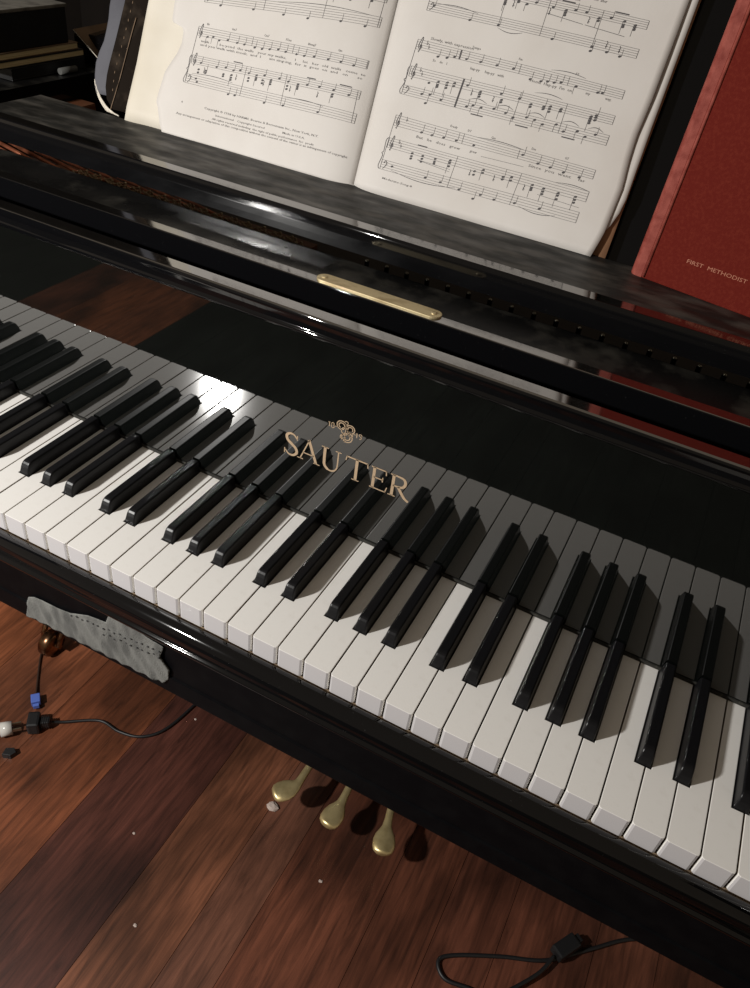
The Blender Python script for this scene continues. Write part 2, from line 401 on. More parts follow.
# key slip (rounded rail in front of the keys)
prof = [(-.0022,-.0190),(-.0040,-.0177),(-.0075,-.0174),(-.0115,-.0188),(-.0145,-.0216),(-.0162,-.0254),(-.0167,-.0300),(-.0167,-.0340),(-.0172,-.0346),(-.0186,-.0352),(-.0193,-.0362),(-.0194,-.0376),(-.0188,-.0390),(-.0174,-.0398),(-.0130,-.0400),(-.0130,-.0364),(-.0022,-.0362)]
bm = new(); extrude_profile(bm, prof, KX0-.05, KX1+.05)
o = link_mesh('key_slip', bm, 'lacquer', piano)
for p in o.data.polygons: p.use_smooth = abs(p.normal.x) < .5
# key bed with a dull bottom board
bm = new(); box(bm,(KX0-.06,-.0128,-.0875),(KX1+.06,.30,-.0364),0); box(bm,(KX0+.02,.0,-.0362),(KX1-.02,.148,-.0215),1)
link_mesh('key_bed', bm, ['satin','keywood'], piano)
bm = new(); box(bm,(KX0-.06,-.0140,-.1100),(KX1+.06,.32,-.0877),0,.0015); link_mesh('bottom_board', bm, 'satin', piano)
# key blocks and arms
for s in (-1,1):
    bm = new(); x0 = KX1+.0008 if s>0 else -(KX1+.0008+.044)
    box(bm,(x0,-.012,-.035),(x0+.044,.148,.020),0,.004); link_mesh('key_block', bm, 'lacquer', piano)
# music shelf
prof = [(.2500,.2175),(.2494,.2240),(.2490,.2300),(.2492,.2365),(.2500,.2392),(.2514,.2401),(.2640,.2402),(.3420,.2402),(.3425,.2175)]
bm = new(); extrude_profile(bm, prof, -.5285, .4700, [0,0,0,0,0,2,1,0,0])
o = link_mesh('music_shelf', bm, ['lacquer','dusty','strip'], piano); o['label'] = 'dusty black music shelf'
for p in o.data.polygons: p.use_smooth = abs(p.normal.x) < .5 and p.area < .006
# music desk panel leaning back
th = math.radians(25); UP = Vector((0,math.sin(th),math.cos(th))); NV = Vector((0,-math.cos(th),math.sin(th)))
def pp(s,t,w=0): return Vector((s/1000,.337,.24)) + UP*(t/1000) + NV*(w/1000)
bm = new()
v = [bm.verts.new(pp(s,t,w)) for w in (-16,-26) for s,t in ((-418,-14),(375,-14),(375,262),(340,296),(-383,296),(-418,262))]
face(bm,v[:6]); face(bm,v[6:][::-1])
for i in range(6): face(bm,[v[i],v[(i+1)%6],v[6+(i+1)%6],v[6+i]])
bmesh.ops.recalc_face_normals(bm, faces=bm.faces)
link_mesh('music_desk', bm, 'deskblack', piano)
# case: outer rim
out = [(-.74,-.030),(-.74,1.05),(-.70,1.30),(-.60,1.47),(-.45,1.55),(-.28,1.55),(-.14,1.46),(-.04,1.30),(.06,1.10),(.20,.94),(.42,.82),(.60,.72),(.70,.60),(.74,.46),(.74,-.030)]
outs = [(-.74,-.030)]+[(p.x,p.y) for p in smooth_path([(x,y,0) for x,y in out[1:-1]],4)]+[(.74,-.030)]
def inset(poly,d):
    res = []
    for i,(x,y) in enumerate(poly):
        a = Vector(poly[max(i-1,0)]); b = Vector(poly[min(i+1,len(poly)-1)]); t = (b-a).normalized(); res.append((x+t.y*d, y-t.x*d))
    res[0] = (poly[0][0]+d,poly[0][1]); res[-1] = (poly[-1][0]-d,poly[-1][1]); return res
ins = inset(outs,.055)
bm = new(); n = len(outs)
for i in range(n-1):
    a0,a1,b0,b1 = outs[i],outs[i+1],ins[i],ins[i+1]
    V = lambda p,z: bm.verts.new((p[0],p[1],z))
    face(bm,[V(a0,-.10),V(a1,-.10),V(a1,.2),V(a0,.2)],0); face(bm,[V(b1,-.10),V(b0,-.10),V(b0,.2),V(b1,.2)],1)
    face(bm,[V(a0,.2),V(a1,.2),V(b1,.2),V(b0,.2)],2); face(bm,[V(a0,-.10),V(b0,-.10),V(b1,-.10),V(a1,-.10)],0)
for a,b in ((outs[0],ins[0]),(outs[-1],ins[-1])):
    face(bm,[V(a,-.10),V(b,-.10),V(b,.2),V(a,.2)],0)
bmesh.ops.remove_doubles(bm, verts=bm.verts, dist=1e-6); bmesh.ops.recalc_face_normals(bm, faces=bm.faces)
link_mesh('case_rim', bm, ['lacquer','lacquer','dusty2'], piano)
bm = new(); box(bm,(-.6845,.47,.125),(-.655,.56,.172),0,.003); link_mesh('wood_block', bm, 'wood_in', piano)
# soundboard / cast frame inside
bm = new()
cf = [(x,y) for x,y in ins if y > .24]; cf = [(-.683,.24)]+cf+[(.683,.24)]
prism(bm, cf, .100, .122, 0); link_mesh('iron_frame', bm, 'bronze', piano)
bm = new(); box(bm,(-.683,.225,.06),(.683,.238,.149)); link_mesh('pin_block', bm, 'dark', piano)
# lid resting closed behind the desk, front flap folded back on it
ld = [(x*1.012,y*1.006) for x,y in outs if y > .62]; ld = [(-.749,.62)]+ld+[(.70,.62)]
bm = new(); prism(bm, ld, .2010, .2200, 0, bevel=.002); link_mesh('lid', bm, 'lacquer', piano)
bm = new(); box(bm,(-.745,.624,.2212),(.66,.93,.2390),0,.003); link_mesh('front_flap', bm, 'lacquer', piano)
# copper wound bass strings, running obliquely under the shelf
for k in range(17):
    bm = new()
    x = -.72+k*.0215; y = .385+ (k%2)*.006; L_ = .09
    tube(bm,[(x,y+.010,.1500+.0004*(k%2)),(x+L_,y-.013,.1500)],.0022,8)
    link_mesh('bass_string', bm, 'copper', piano)
bm = new()
for k in range(60):     # coiled ends and hitch felt beside the bass strings
    x = -.52+k*.0052; y = .372+.007*math.sin(k*1.7)
    pts = [(x+.004*math.cos(a)*1.1+a*.0004,y+.0045*math.sin(a),.1535+.0015*math.sin(2*a)) for a in [q*PI/5 for q in range(11)]]
    tube(bm,pts,.0009,6)
o = link_mesh('string_coils', bm, 'coil', piano); o['kind'] = 'stuff'
bm = new(); box(bm,(-.56,.362,.138),(-.20,.392,.1500),0,.002); link_mesh('damper_felt', bm, 'wood_in', piano)
for k in range(32):
    bm = new(); x = -.118+k*.0222; y = .345+random.uniform(-.001,.001)
    lathe(bm,[(.0024,.120),(.0024,.1700)],(x,y,0),8,0); lathe(bm,[(.0019,.1701),(.0019,.1712),(.0012,.1718)],(x,y,0),8,1); link_mesh('tuning_pin', bm, ['satin','steel'], piano)
# legs
def leg(x,y):
    bm = new(); s0,s1 = .045,.028
    v = []
    for s,z in ((.055,-.110),(.055,-.145),(s0,-.16),(s1,FZ+.10)): v.append([bm.verts.new((x+a*s,y+b*s,z)) for a,b in ((-1,-1),(1,-1),(1,1),(-1,1))])
    for i in range(3):
        for k in range(4): face(bm,[v[i][k],v[i][(k+1)%4],v[i+1][(k+1)%4],v[i+1][k]])
    face(bm,v[0]); face(bm,v[-1][::-1]); bmesh.ops.recalc_face_normals(bm, faces=bm.faces)
    lg = link_mesh('leg', bm, 'lacquer', piano)
    bm = new(); lathe(bm,[(.034,.095+FZ),(.036,.102+FZ),(.030,.108+FZ)],(x,y,0),24)
    lathe(bm,[(.013,.055+FZ),(.011,.07+FZ),(.016,.094+FZ)],(x,y,0),16)
    for sx in (-1,1):
        pts = smooth_path([(x+sx*.004,y+.002,FZ+.066),(x+sx*.018,y-.006,FZ+.064),(x+sx*.019,y-.022,FZ+.046),(x+sx*.017,y-.030,FZ+.027)],5)
        tube(bm,pts,.0055,8)
    tube(bm,[(x-.022,y-.030,FZ+.026),(x+.022,y-.030,FZ+.026)],.0045,10)
    cs = link_mesh('caster', bm, 'casterbrass', lg); cs['label'] = 'brass caster under the piano leg'
    bm = new(); lathe(bm,[(.012,-.012),(.022,-.011),(.0258,-.007),(.0258,.007),(.022,.011),(.012,.012)],(x,y-.030,FZ+.026),24,axis='X')
    link_mesh('caster_wheel', bm, 'casterbrass', lg)
for lx,ly in ((-.640,.325),(.640,.325),(-.30,1.40)): leg(lx,ly)
# pedal lyre
ly = link_mesh('pedal_lyre', (lambda b: (box(b,(-.175,.335,FZ+.035),(.125,.42,FZ+.125),0,.004), box(b,(-.115,.36,FZ+.125),(-.080,.40,-.110),0,.003), box(b,(.030,.36,FZ+.125),(.065,.40,-.110),0,.003), b)[-1])(new()), 'lacquer', piano)
def pedal(x, y, pad, yaw, L_):
    bm = new()
    prof = [(0,.004,.0),(.0012,.0095,.0),(.005,.0148,.0004),(.012,.0172,.001),(.022,.0175,.0015),(.031,.0150,.002),(.038,.0108,.0026),(.044,.0078,.003),(.054,.0064,.004),(.075,.0060,.005),(L_,.0060,.006)]
    # centre line: starts at the pad's tip, heads along the pad, then bends into the shank
    pos = Vector((x,y)) - Vector((-math.sin(pad),math.cos(pad)))*.018
    rings = []; py = 0
    for y_,w,dz in prof:
        k = min(1,max(0,(y_-.026)/.030)); k = k*k*(3-2*k); a_ = pad+(yaw-pad)*k
        d = Vector((-math.sin(a_),math.cos(a_))); pos = pos + d*(y_-py); py = y_; nrm = Vector((d.y,-d.x))
        h = .0060 if y_ < .04 else .0055
        rings.append([bm.verts.new((pos.x+nrm.x*w*math.cos(q_),pos.y+nrm.y*w*math.cos(q_),FZ+.060+dz+h*math.sin(q_)*(.35 if w<.005 else 1))) for q_ in [2*PI*q/20 for q in range(20)]])
    for i in range(len(rings)-1):
        for q in range(20): f = face(bm,[rings[i][q],rings[i][(q+1)%20],rings[i+1][(q+1)%20],rings[i+1][q]]); f.smooth = True
    face(bm,rings[0][::-1]); face(bm,rings[-1]); bmesh.ops.recalc_face_normals(bm, faces=bm.faces)
    link_mesh('pedal', bm, 'pedalbrass', ly)
for x,y,pd,yw,L_ in ((-.1085,.2420,-.75,-.02,.120),(-.0215,.2430,-.10,.05,.118),(.0670,.2460,.30,.24,.120)): pedal(x,y,pd,yw,L_)

# ------------------------------------------------------------------ grey ribbed patch with knit texture, set on the front board
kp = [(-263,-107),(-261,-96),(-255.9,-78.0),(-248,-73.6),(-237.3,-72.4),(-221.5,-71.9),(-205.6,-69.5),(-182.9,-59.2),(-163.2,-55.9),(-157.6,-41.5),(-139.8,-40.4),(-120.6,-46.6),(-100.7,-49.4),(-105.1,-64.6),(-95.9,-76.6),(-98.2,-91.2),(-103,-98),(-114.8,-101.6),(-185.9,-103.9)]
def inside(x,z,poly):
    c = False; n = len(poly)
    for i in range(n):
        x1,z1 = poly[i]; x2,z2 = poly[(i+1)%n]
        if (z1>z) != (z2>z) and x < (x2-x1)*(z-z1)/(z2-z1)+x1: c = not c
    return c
knit = thing('knit_patch', 'grey ribbed knit patch with eyelet row on the front board below the keys', 'cloth', (-.18,-.017,-.10))
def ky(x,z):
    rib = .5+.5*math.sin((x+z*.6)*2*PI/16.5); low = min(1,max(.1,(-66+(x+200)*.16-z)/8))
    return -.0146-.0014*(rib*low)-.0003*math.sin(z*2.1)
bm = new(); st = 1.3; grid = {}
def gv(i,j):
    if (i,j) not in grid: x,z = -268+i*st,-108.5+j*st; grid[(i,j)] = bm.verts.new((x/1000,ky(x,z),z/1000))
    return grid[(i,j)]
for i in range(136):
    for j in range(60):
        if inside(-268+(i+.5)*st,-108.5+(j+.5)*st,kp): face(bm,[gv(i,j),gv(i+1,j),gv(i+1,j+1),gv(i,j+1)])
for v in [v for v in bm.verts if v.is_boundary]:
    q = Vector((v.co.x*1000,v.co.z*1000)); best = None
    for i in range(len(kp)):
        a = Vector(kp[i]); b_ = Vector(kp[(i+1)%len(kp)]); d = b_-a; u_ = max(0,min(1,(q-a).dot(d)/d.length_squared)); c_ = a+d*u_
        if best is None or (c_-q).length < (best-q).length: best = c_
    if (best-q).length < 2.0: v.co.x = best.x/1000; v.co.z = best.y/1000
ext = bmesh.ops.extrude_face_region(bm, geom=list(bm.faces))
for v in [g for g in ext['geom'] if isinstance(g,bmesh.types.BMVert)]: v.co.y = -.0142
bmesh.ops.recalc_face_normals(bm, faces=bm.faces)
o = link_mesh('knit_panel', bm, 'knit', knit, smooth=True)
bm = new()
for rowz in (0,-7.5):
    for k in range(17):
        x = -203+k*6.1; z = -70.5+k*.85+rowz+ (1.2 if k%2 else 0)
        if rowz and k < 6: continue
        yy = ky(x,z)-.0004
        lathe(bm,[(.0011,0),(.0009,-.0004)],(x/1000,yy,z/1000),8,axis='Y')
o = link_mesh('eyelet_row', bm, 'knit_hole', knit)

# ------------------------------------------------------------------ song book with music
TS = math.tan(th)
def w_right(s,t):
    sp = -141-t*.045; d = max(s-sp,0)
    return 0.6-8*math.exp(-d/11)+.8*math.sin(s*.03+t*.01) 
def w_left(s,t):
    sp = -141-t*.045; d = max(sp-s,0)
    return 0.4-8*math.exp(-d/13)+.9*math.sin(s*.028+t*.013)
def sheet(name, smin, smax, t0, t1, wf, m, parent, ns=44, nt=40, thick=.25):
    bm = new(); V = {}
    for a in range(ns+1):
        for b in range(nt+1):
            t = t0+(t1-t0)*b/nt; s0 = smin(t); s1 = smax(t); s = s0+(s1-s0)*a/ns
            w = wf(s,t); V[a,b] = bm.verts.new(pp(s, t+max(0,-w*TS) if b==0 else t, w))
    for a in range(ns):
        for b in range(nt): face(bm,[V[a,b],V[a+1,b],V[a+1,b+1],V[a,b+1]])
    ext = bmesh.ops.extrude_face_region(bm, geom=list(bm.faces))
    for v in [g for g in ext['geom'] if isinstance(g,bmesh.types.BMVert)]: v.co -= NV*(thick/1000)
    bmesh.ops.recalc_face_normals(bm, faces=bm.faces)
    o = link_mesh(name, bm, m, parent); 
    for p in o.data.polygons: p.use_smooth = p.area > 2e-6
    return o
def interp(tab):
    def f(t):
        if t <= tab[0][0]: return tab[0][1]
        for (a,b),(c,d) in zip(tab,tab[1:]):
            if t <= c: return b+(d-b)*(t-a)/(c-a)
        return tab[-1][1]
    return f
TOP = 292
song = thing('song_book', 'open worn song book with printed music notation on cream pages, standing on the shelf', 'book', (-.14,.337,.24))
ledge = interp([(0,-361),(8,-366),(22,-372),(26,-375),(34,-375),(56,-372.5),(64,-369),(76,-363),(86,-360.5),(97,-361.5),(100.5,-364.5),(102.5,-377),(122,-379),(TOP,-380)])
redge = interp([(0,96),(20,100),(60,101.5),(78,99),(100,97.5),(130,99),(TOP,100)])
spine = lambda t: -141-t*.045
lp = sheet('left_page', ledge, spine, 0, TOP, w_left, 'paper', song, nt=120)
rp = sheet('right_page', spine, redge, 0, TOP, w_right, 'paper', song)
under_l = sheet('left_under_page', interp([(0,-412),(12,-413),(60,-411),(112,-412),(TOP,-411)]), lambda t:-300, 0, TOP, lambda s,t: -4.6+2.6*math.exp(-((s+405)/16)**2), 'cream', song, 24, 20)
under_l['label'] = 'yellowed under page showing at the left edge'
under_r = sheet('right_under_page', lambda t: 60, interp([(0,84),(14,94),(30,103.5),(46,107.5),(110,106.3),(TOP,106)]), 4, TOP, lambda s,t: -2.4+.8*math.sin(t*.03), 'paper', song, 12, 24)
cov = sheet('back_cover', lambda t: -405, lambda t: 107.6, 0, TOP-2, lambda s,t: -12.5+7.5*max(0,min(1,(s-60)/40)), 'kraft', song, 30, 6, thick=1.2)
cov['label'] = 'brown back cover'
bm = new()      # body of pages between the covers
def blk(s0,s1,wt,wb):
    v = [bm.verts.new(pp(s,t-w*TS*(1 if t==0 else 0),w)) for w in (wb,wt) for s,t in ((s0,0),(s1,0),(s1,TOP-1),(s0,TOP-1))]
    for q in ((3,2,1,0),(4,5,6,7),(0,1,5,4),(1,2,6,5),(2,3,7,6),(3,0,4,7)): face(bm,[v[i] for i in q])
blk(-398,-162,-5.4,-12.2); blk(-118,80,-3.6,-12.2)
bmesh.ops.recalc_face_normals(bm, faces=bm.faces); link_mesh('page_block', bm, 'pages', song)

class Ink:
    def __init__(self, wf): self.bm = new(); self.wf = wf
    def P(self,s,t,h=.16): return self.bm.verts.new(pp(s,t,self.wf(s,t)+h))
    def line(self, a, b, w=.25, n=None, mi=0):
        dx,dy = b[0]-a[0], b[1]-a[1]; L_ = math.hypot(dx,dy) or 1
        n = n or max(1,int(abs(dx)/5)); nx,ny = -dy/L_*w/2, dx/L_*w/2
        prev = None
        for i in range(n+1):
            s,t = a[0]+dx*i/n, a[1]+dy*i/n
            c = (self.P(s+nx,t+ny), self.P(s-nx,t-ny))
            if prev: face(self.bm,[prev[0],prev[1],c[1],c[0]],mi)
            prev = c
    def poly(self, pts, w, mi=0):
        for i in range(len(pts)-1):
            ww = w[i] if isinstance(w,list) else w
            self.line(pts[i],pts[i+1],ww,1,mi)
    def fan(self, pts, mi=0): face(self.bm,[self.P(*p) for p in pts],mi)
    def head(self,s,t,r=1.08):
        pts = []
        for k in range(12):
            a = 2*PI*k/12; x,y = r*1.25*math.cos(a), r*.85*math.sin(a); c,q = math.cos(.35),math.sin(.35)
            pts.append((s+x*c-y*q, t+x*q+y*c))
        self.fan(pts)
    def text(self, body, s, t, size, mi=1, width=None, ang=0):
        cu = D.curves.new('t','FONT'); cu.body = body; cu.size = size*1.5; cu.offset = .02; cu.resolution_u = 1
        ob = D.objects.new('t',cu); COL.objects.link(ob); bpy.context.view_layer.update()
        dg = bpy.context.evaluated_depsgraph_get(); me = ob.evaluated_get(dg).to_mesh()
        vs = [v.co.copy() for v in me.vertices]; fs = [tuple(p.vertices) for p in me.polygons]
        ob.evaluated_get(dg).to_mesh_clear(); D.objects.remove(ob); D.curves.remove(cu)
        if not vs: return
        k = 1. if not width else width/max(v.x for v in vs)
        ca,sa = math.cos(ang),math.sin(ang)
        nv = [self.P(s+v.x*k*ca-v.y*sa, t+v.x*k*sa+v.y*ca) for v in vs]
        for f in fs: face(self.bm,[nv[i] for i in f],mi)
    def finish(self, parent):
        return link_mesh('printed_music', self.bm, ['ink','ink_soft'], parent)

class Staff:
    def __init__(self, ink, s0, s1, tl, tr, hl, hr, clef='t'):
        self.i=ink; self.s0,self.s1,self.tl,self.tr,self.hl,self.hr = s0,s1,tl,tr,hl,hr
        for k in range(5): ink.line(self.at(0,k),self.at(1,k),.34,mi=1)
        ink.line(self.at(1,0),self.at(1,4),.4); ink.line(self.at(0,0),self.at(0,4),.4)
        self.clef(clef)
    def at(self,u,k): # k = 0 top line .. 4 bottom line
        return (self.s0+(self.s1-self.s0)*u, self.tl+(self.tr-self.tl)*u-k/4*(self.hl+(self.hr-self.hl)*u))
    def clef(self,c):
        g = self.hl/4
        if c == 't':
            s,t = self.at(.02,2)
            pts = [(s+.2,t-g*3.0),(s-.9,t-g*2.6),(s+.3,t-g*2.2),(s+.6,t+g*1.2),(s+1.1,t+g*2.6),(s+.4,t+g*3.3),(s-.4,t+g*2.2),(s-1.5,t+g*.4),(s-1.6,t-g*.9),(s,t-g*1.7),(s+1.5,t-g*1.0),(s+.9,t+.1),(s-.3,t-g*.2),(s-.2,t-g*1.1)]
            self.i.poly(curve2(pts,3),.62)
        else:
            s,t = self.at(.015,1)
            self.i.poly(curve2([(s-.2,t),(s+.9,t+g*.8),(s+2.2,t+g*.2),(s+2,t-g*1.3),(s-.4,t-g*2.6)],3),.6); self.i.head(s,t,.6); self.i.head(s+3.3,t+.6,.35); self.i.head(s+3.3,t-1,.35)
    def flats(self,u=.055,n=2):
        for q in range(n):
            s,t = self.at(u+q*.012, 1+q*1.3); self.i.line((s,t+3),(s,t-.8),.3); self.i.poly(curve2([(s,t-.8),(s+1.1,t),(s+.9,t+.9),(s,t+.6)],2),.35)
    def note(self,u,k,stem=1,flag=0,chord=()):
        s,t = self.at(u,k); self.i.head(s,t)
        ks = [k]+[k+c for c in chord]
        for c in ks[1:]: self.i.head(*self.at(u,c))
        if stem:
            g = self.hl/4; lo = self.at(u,max(ks)); hi = self.at(u,min(ks))
            if stem>0: self.i.line((s+1.3,lo[1]),(s+1.3,hi[1]+3.2*g),.3); e=(s+1.3,hi[1]+3.2*g)
            else: self.i.line((s-1.3,hi[1]),(s-1.3,lo[1]-3.2*g),.3); e=(s-1.3,lo[1]-3.2*g)
            if flag: self.i.poly([e,(e[0]+1.5,e[1]-2*stem),(e[0]+1.3,e[1]-4*stem)],.4)
    def rest(self,u,k=2):
        s,t = self.at(u,k); self.i.poly([(s-.5,t+2.6),(s+.6,t+1.1),(s-.4,t),(s+.7,t-1.4),(s-.6,t-1.3),(s+.2,t-2.6)],.55)
    def beam(self,u0,u1,k): 
        a,b = self.at(u0,k), self.at(u1,k); self.i.line(a,b,.95)
    def bar(self,u,other=None,w=.35):
        self.i.line(self.at(u,0),(other or self).at(u,4),w)
    def slur(self,u0,u1,k,h=2.2):
        a,b = self.at(u0,k), self.at(u1,k); pts = []
        for q in range(15):
            x = q/14; pts.append((a[0]+(b[0]-a[0])*x, a[1]+(b[1]-a[1])*x+h*math.sin(PI*x)))
        self.i.poly(pts,[.2+.35*math.sin(PI*q/14) for q in range(14)])
    def txt(self,u,k,body,size=2.4,mi=1,width=None):
        s,t = self.at(u,k); ang = math.atan2(self.tr-self.tl,self.s1-self.s0); self.i.text(body,s,t,size,mi,width,ang)
def system(*st):
    a,b = st[0],st[-1]; a.i.line(a.at(0,0),b.at(0,4),.4)
def brace(a,b):
    x0,y0 = a.at(0,0); x1,y1 = b.at(0,4); m_ = (y0+y1)/2
    a.i.poly(curve2([(x0-1,y0),(x0-2.6,y0-3),(x0-2,m_+2),(x0-3.6,m_),(x0-2,m_-2),(x1-2.6,y1+3),(x1-1,y1)],3),.6)

# ---- left page
I = Ink(w_left)
B0s = Staff(I,-345,-157.5,134.6,147.6,8,8.6,'b'); T0s = Staff(I,-345,-157.5,158,168,8,8,'t'); V0s = Staff(I,-345,-157.5,182,192,8,8,'t')
system(V0s,B0s); B0s.slur(.42,.95,0,2.5)
for u,k in ((.10,4.6),(.30,4.4),(.48,4.9),(.62,5.0),(.80,4.2),(.93,4.6)): B0s.note(u,k,1)
for u in (.36,.70,.99): T0s.bar(u,B0s)
for u in (.1,.18,.27,.42,.5,.6,.74,.82,.93): T0s.note(u,random.choice([1.5,2.5,3.5]),random.choice([1,-1]),0,(1.,2.)); V0s.note(u,random.choice([1,2,3]),1)
V = Staff(I,-345,-158,104.5,110,8.3,7.2,'t'); T = Staff(I,-345,-157.5,77.8,83.4,7.6,7.4,'t'); B = Staff(I,-347,-155.5,59.7,63.5,8.4,8.6,'b')
system(V,T,B); brace(T,B)
for u,k,stm in ((.065,3.9,-1),(.10,3.4,-1),(.14,4.4,-1),(.19,3.6,1),(.25,4.0,1),(.295,4.1,1),(.36,4.6,1),(.405,4.6,1),(.45,4.1,1),(.50,3.4,1),(.545,3.9,1),(.61,4.0,1),(.655,4.1,1),(.71,3.6,1),(.79,3.5,1),(.86,3.4,1),(.93,3.8,1)): V.note(u,k,stm)
for u in (.34,.585,.995): V.bar(u)
for u,s_ in ((.045,'B♭'),(.20,'Gm7'),(.40,'Cm7'),(.53,'F7sus'),(.66,'B♭maj7'),(.83,'Gm')): V.txt(u,-1.1,s_.replace('♭','b'),1.9)
V.txt(.03,6.6,'walk        be-yond  the walls   your my walks,      I     let   her  old  walls   come  to',2.0,width=182); V.txt(.03,8.2,'and you walk with meek,  and  I      am sing-ing,  for  it  goes  on  and   on      so',2.0,width=180)
for u,k,ch,sm_ in ((.06,3.0,(),1),(.055,6.3,(1.5,),0),(.10,6.2,(1.1,),1),(.16,3.3,(),1),(.215,2.7,(),1),(.21,6.0,(1.,),0),(.265,3.2,(),1),(.26,5.6,(1.3,2.4),-1),(.305,2.6,(),1),(.36,3.0,(),1),(.365,5.3,(1.4,),0),(.41,3.2,(1.4,2.3),-1),(.455,2.6,(),1),(.45,5.0,(1.4,),0),(.50,4.0,(1.,2.1),-1),(.545,2.6,(),1),(.60,3.1,(),1),(.60,5.2,(1.5,),0),(.66,3.4,(1.2,2.2),-1),(.71,2.8,(),1),(.78,2.4,(),1),(.86,2.5,(),1),(.86,4.6,(1.1,),-1),(.945,3.1,(),1)): T.note(u,k,sm_,0,ch)
for u in (.09,.29,.46,.62,.78): T.rest(u,6.2)
T.beam(.255,.31,-.9); T.beam(.70,.75,-.6); T.beam(.885,.95,-.7)
for u in (.34,.585,.985): T.bar(u,B)
for u,k in ((.06,1.2),(.07,2.6),(.27,4.6),(.31,4.4),(.49,4.6),(.60,3.9),(.80,3.2)): B.note(u,k,1 if u>.1 else 0)
B.slur(.03,.28,-.6,1.6); B.slur(.6,.82,.4,1.3)
I.text('Copyright © 1938 by HARMS, Bourne & Bornemann Inc., New York, N.Y.',-318.5,32.2,1.9,1,132,.016)
I.text('International   Copyright Secured                 Made in U.S.A.',-304,28.2,1.7,1,104,.014)
I.text('All rights reserved including  the right of public performance  for  profit',-307,24.4,1.7,1,118,.014)
I.text('Any arrangement or adaptation of this composition without the consent of the owner is an infringement of copyright',-349,20.6,1.9,1,196,.016)
I.text('4',-346,32,2.0,1)
I.finish(lp)
# ---- right page
I = Ink(w_right)
T1 = Staff(I,-116,75,189,186,7,6.6,'t'); B1s = Staff(I,-116,75,167.3,164.2,7.2,7,'b'); V1 = Staff(I,-116,75,212,209,7,7,'t')
system(V1,T1,B1s); T1.txt(.58,-1.6,'line      of   line',2.2); T1.txt(.74,-3.4,'line  after',2.0)
for u,k,ch,sm_ in ((.06,3,(1.5,),1),(.13,4.5,(),1),(.33,3.2,(),1),(.36,4.6,(1.1,2),-1),(.42,3.4,(1,),-1),(.46,4.6,(),-1),(.50,3.0,(),1),(.58,3.4,(),1),(.64,3.6,(1.1,2.2),-1),(.68,2.6,(),1),(.73,2.4,(),1),(.79,3.8,(1.2,),-1),(.84,2.4,(),1),(.90,2.7,(1.5,2.5),-1),(.95,3.3,(1.,2.),-1)): T1.note(u,k,sm_,0,ch)
T1.beam(.61,.67,-.4); T1.beam(.85,.91,-.6)
for u in (.40,.57,.75): T1.rest(u,5.6)
for u in (.36,.56,.80): T1.bar(u,B1s)
I.line(T1.at(.56,6.6),T1.at(.73,8.0),.4); I.line(T1.at(.74,8.0),T1.at(.92,9.2),.4)
for u,k in ((.03,1.4),(.22,4.0),(.36,3.5),(.62,4.2),(.80,3.6),(.80,5.4),(.87,4.3),(.93,4.8)): B1s.note(u,k,1)
B1s.slur(.03,.25,.6,2.0); B1s.slur(.36,.48,4.6,-2.2); B1s.rest(.86,1.2); B1s.rest(.92,2)
V = Staff(I,-116,75.5,136,132.2,8,6.8,'t'); T = Staff(I,-115,75,113.6,112,8.6,7,'t'); B = Staff(I,-117,76,97,96.3,7.8,8,'b')
system(V,T,B); brace(T,B); V.flats(.05); T.flats(.05)
V.txt(.06,-1.0,'Slowly, with expression',2.2,width=42); V.txt(.27,-1.7,'Tempo',1.9); V.txt(.50,-1.5,'Fm',1.9); V.txt(.77,-1.2,'F7',1.9)
for u,k,stm in ((.12,5.0,1),(.165,4.6,1),(.20,3.5,1),(.26,3.2,1),(.33,3.0,1),(.41,2.8,1),(.49,2.6,1),(.58,5.2,1),(.63,5.0,1),(.66,4.4,1),(.69,4.2,1),(.72,3.4,1),(.79,3.5,-1),(.89,3.8,1),(.91,3.5,1)): V.note(u,k,stm)
V.bar(.225,None,1.5); V.bar(.52); V.bar(.75); V.slur(.66,.82,-.8,1.5)
V.txt(.10,7.4,'So    do    I',2.1); V.txt(.29,7.0,'hap-py     hap-py   with',2.1,width=32); V.txt(.58,6.2,'Home  Hap-py  I\'m  on',2.2,width=38); V.txt(.84,5.8,'my',2.1); V.txt(.93,6.0,'way,',2.0)
for u,k,ch,sm_ in ((.11,4.8,(),0),(.155,3.6,(1.2,2.),-1),(.20,3.0,(1.1,2.2),-1),(.235,2.6,(1.2,),-1),(.30,2.2,(),1),(.37,3.6,(1.,2.),-1),(.47,2.4,(),1),(.48,4.8,(1.,),-1),(.56,2.6,(),1),(.62,3.8,(1.1,),-1),(.68,3.6,(1.,),1),(.71,2.8,(1.1,2.3),-1),(.76,2.8,(1.,),-1),(.90,2.8,(1.,2.,3.),-1),(.92,1.8,(1.,2.2),1)): T.note(u,k,sm_,0,ch)
T.rest(.33,4.6); T.rest(.44,5.2); T.bar(.275,B,1.6); T.bar(.56,B); T.bar(.78,B); T.slur(.62,.75,-1.2,1.5)
for u,k in ((.10,2.0),(.14,1.4),(.20,2.4),(.13,5.4),(.33,2.6),(.36,1.4),(.40,1.6),(.46,.8),(.52,1.3),(.56,2.4),(.62,1.0),(.66,1.2),(.70,2.2),(.76,.9),(.80,2.9),(.86,1.4),(.90,2.8),(.94,1.0)): B.note(u,k,random.choice([1,-1]))
for a,b in ((.33,.42),(.47,.55),(.62,.70),(.78,.86),(.90,.97)): B.slur(a,b,-.5,2.2)
for a,b in ((.36,.42),(.58,.64),(.80,.86)): B.beam(a,b,5.0)
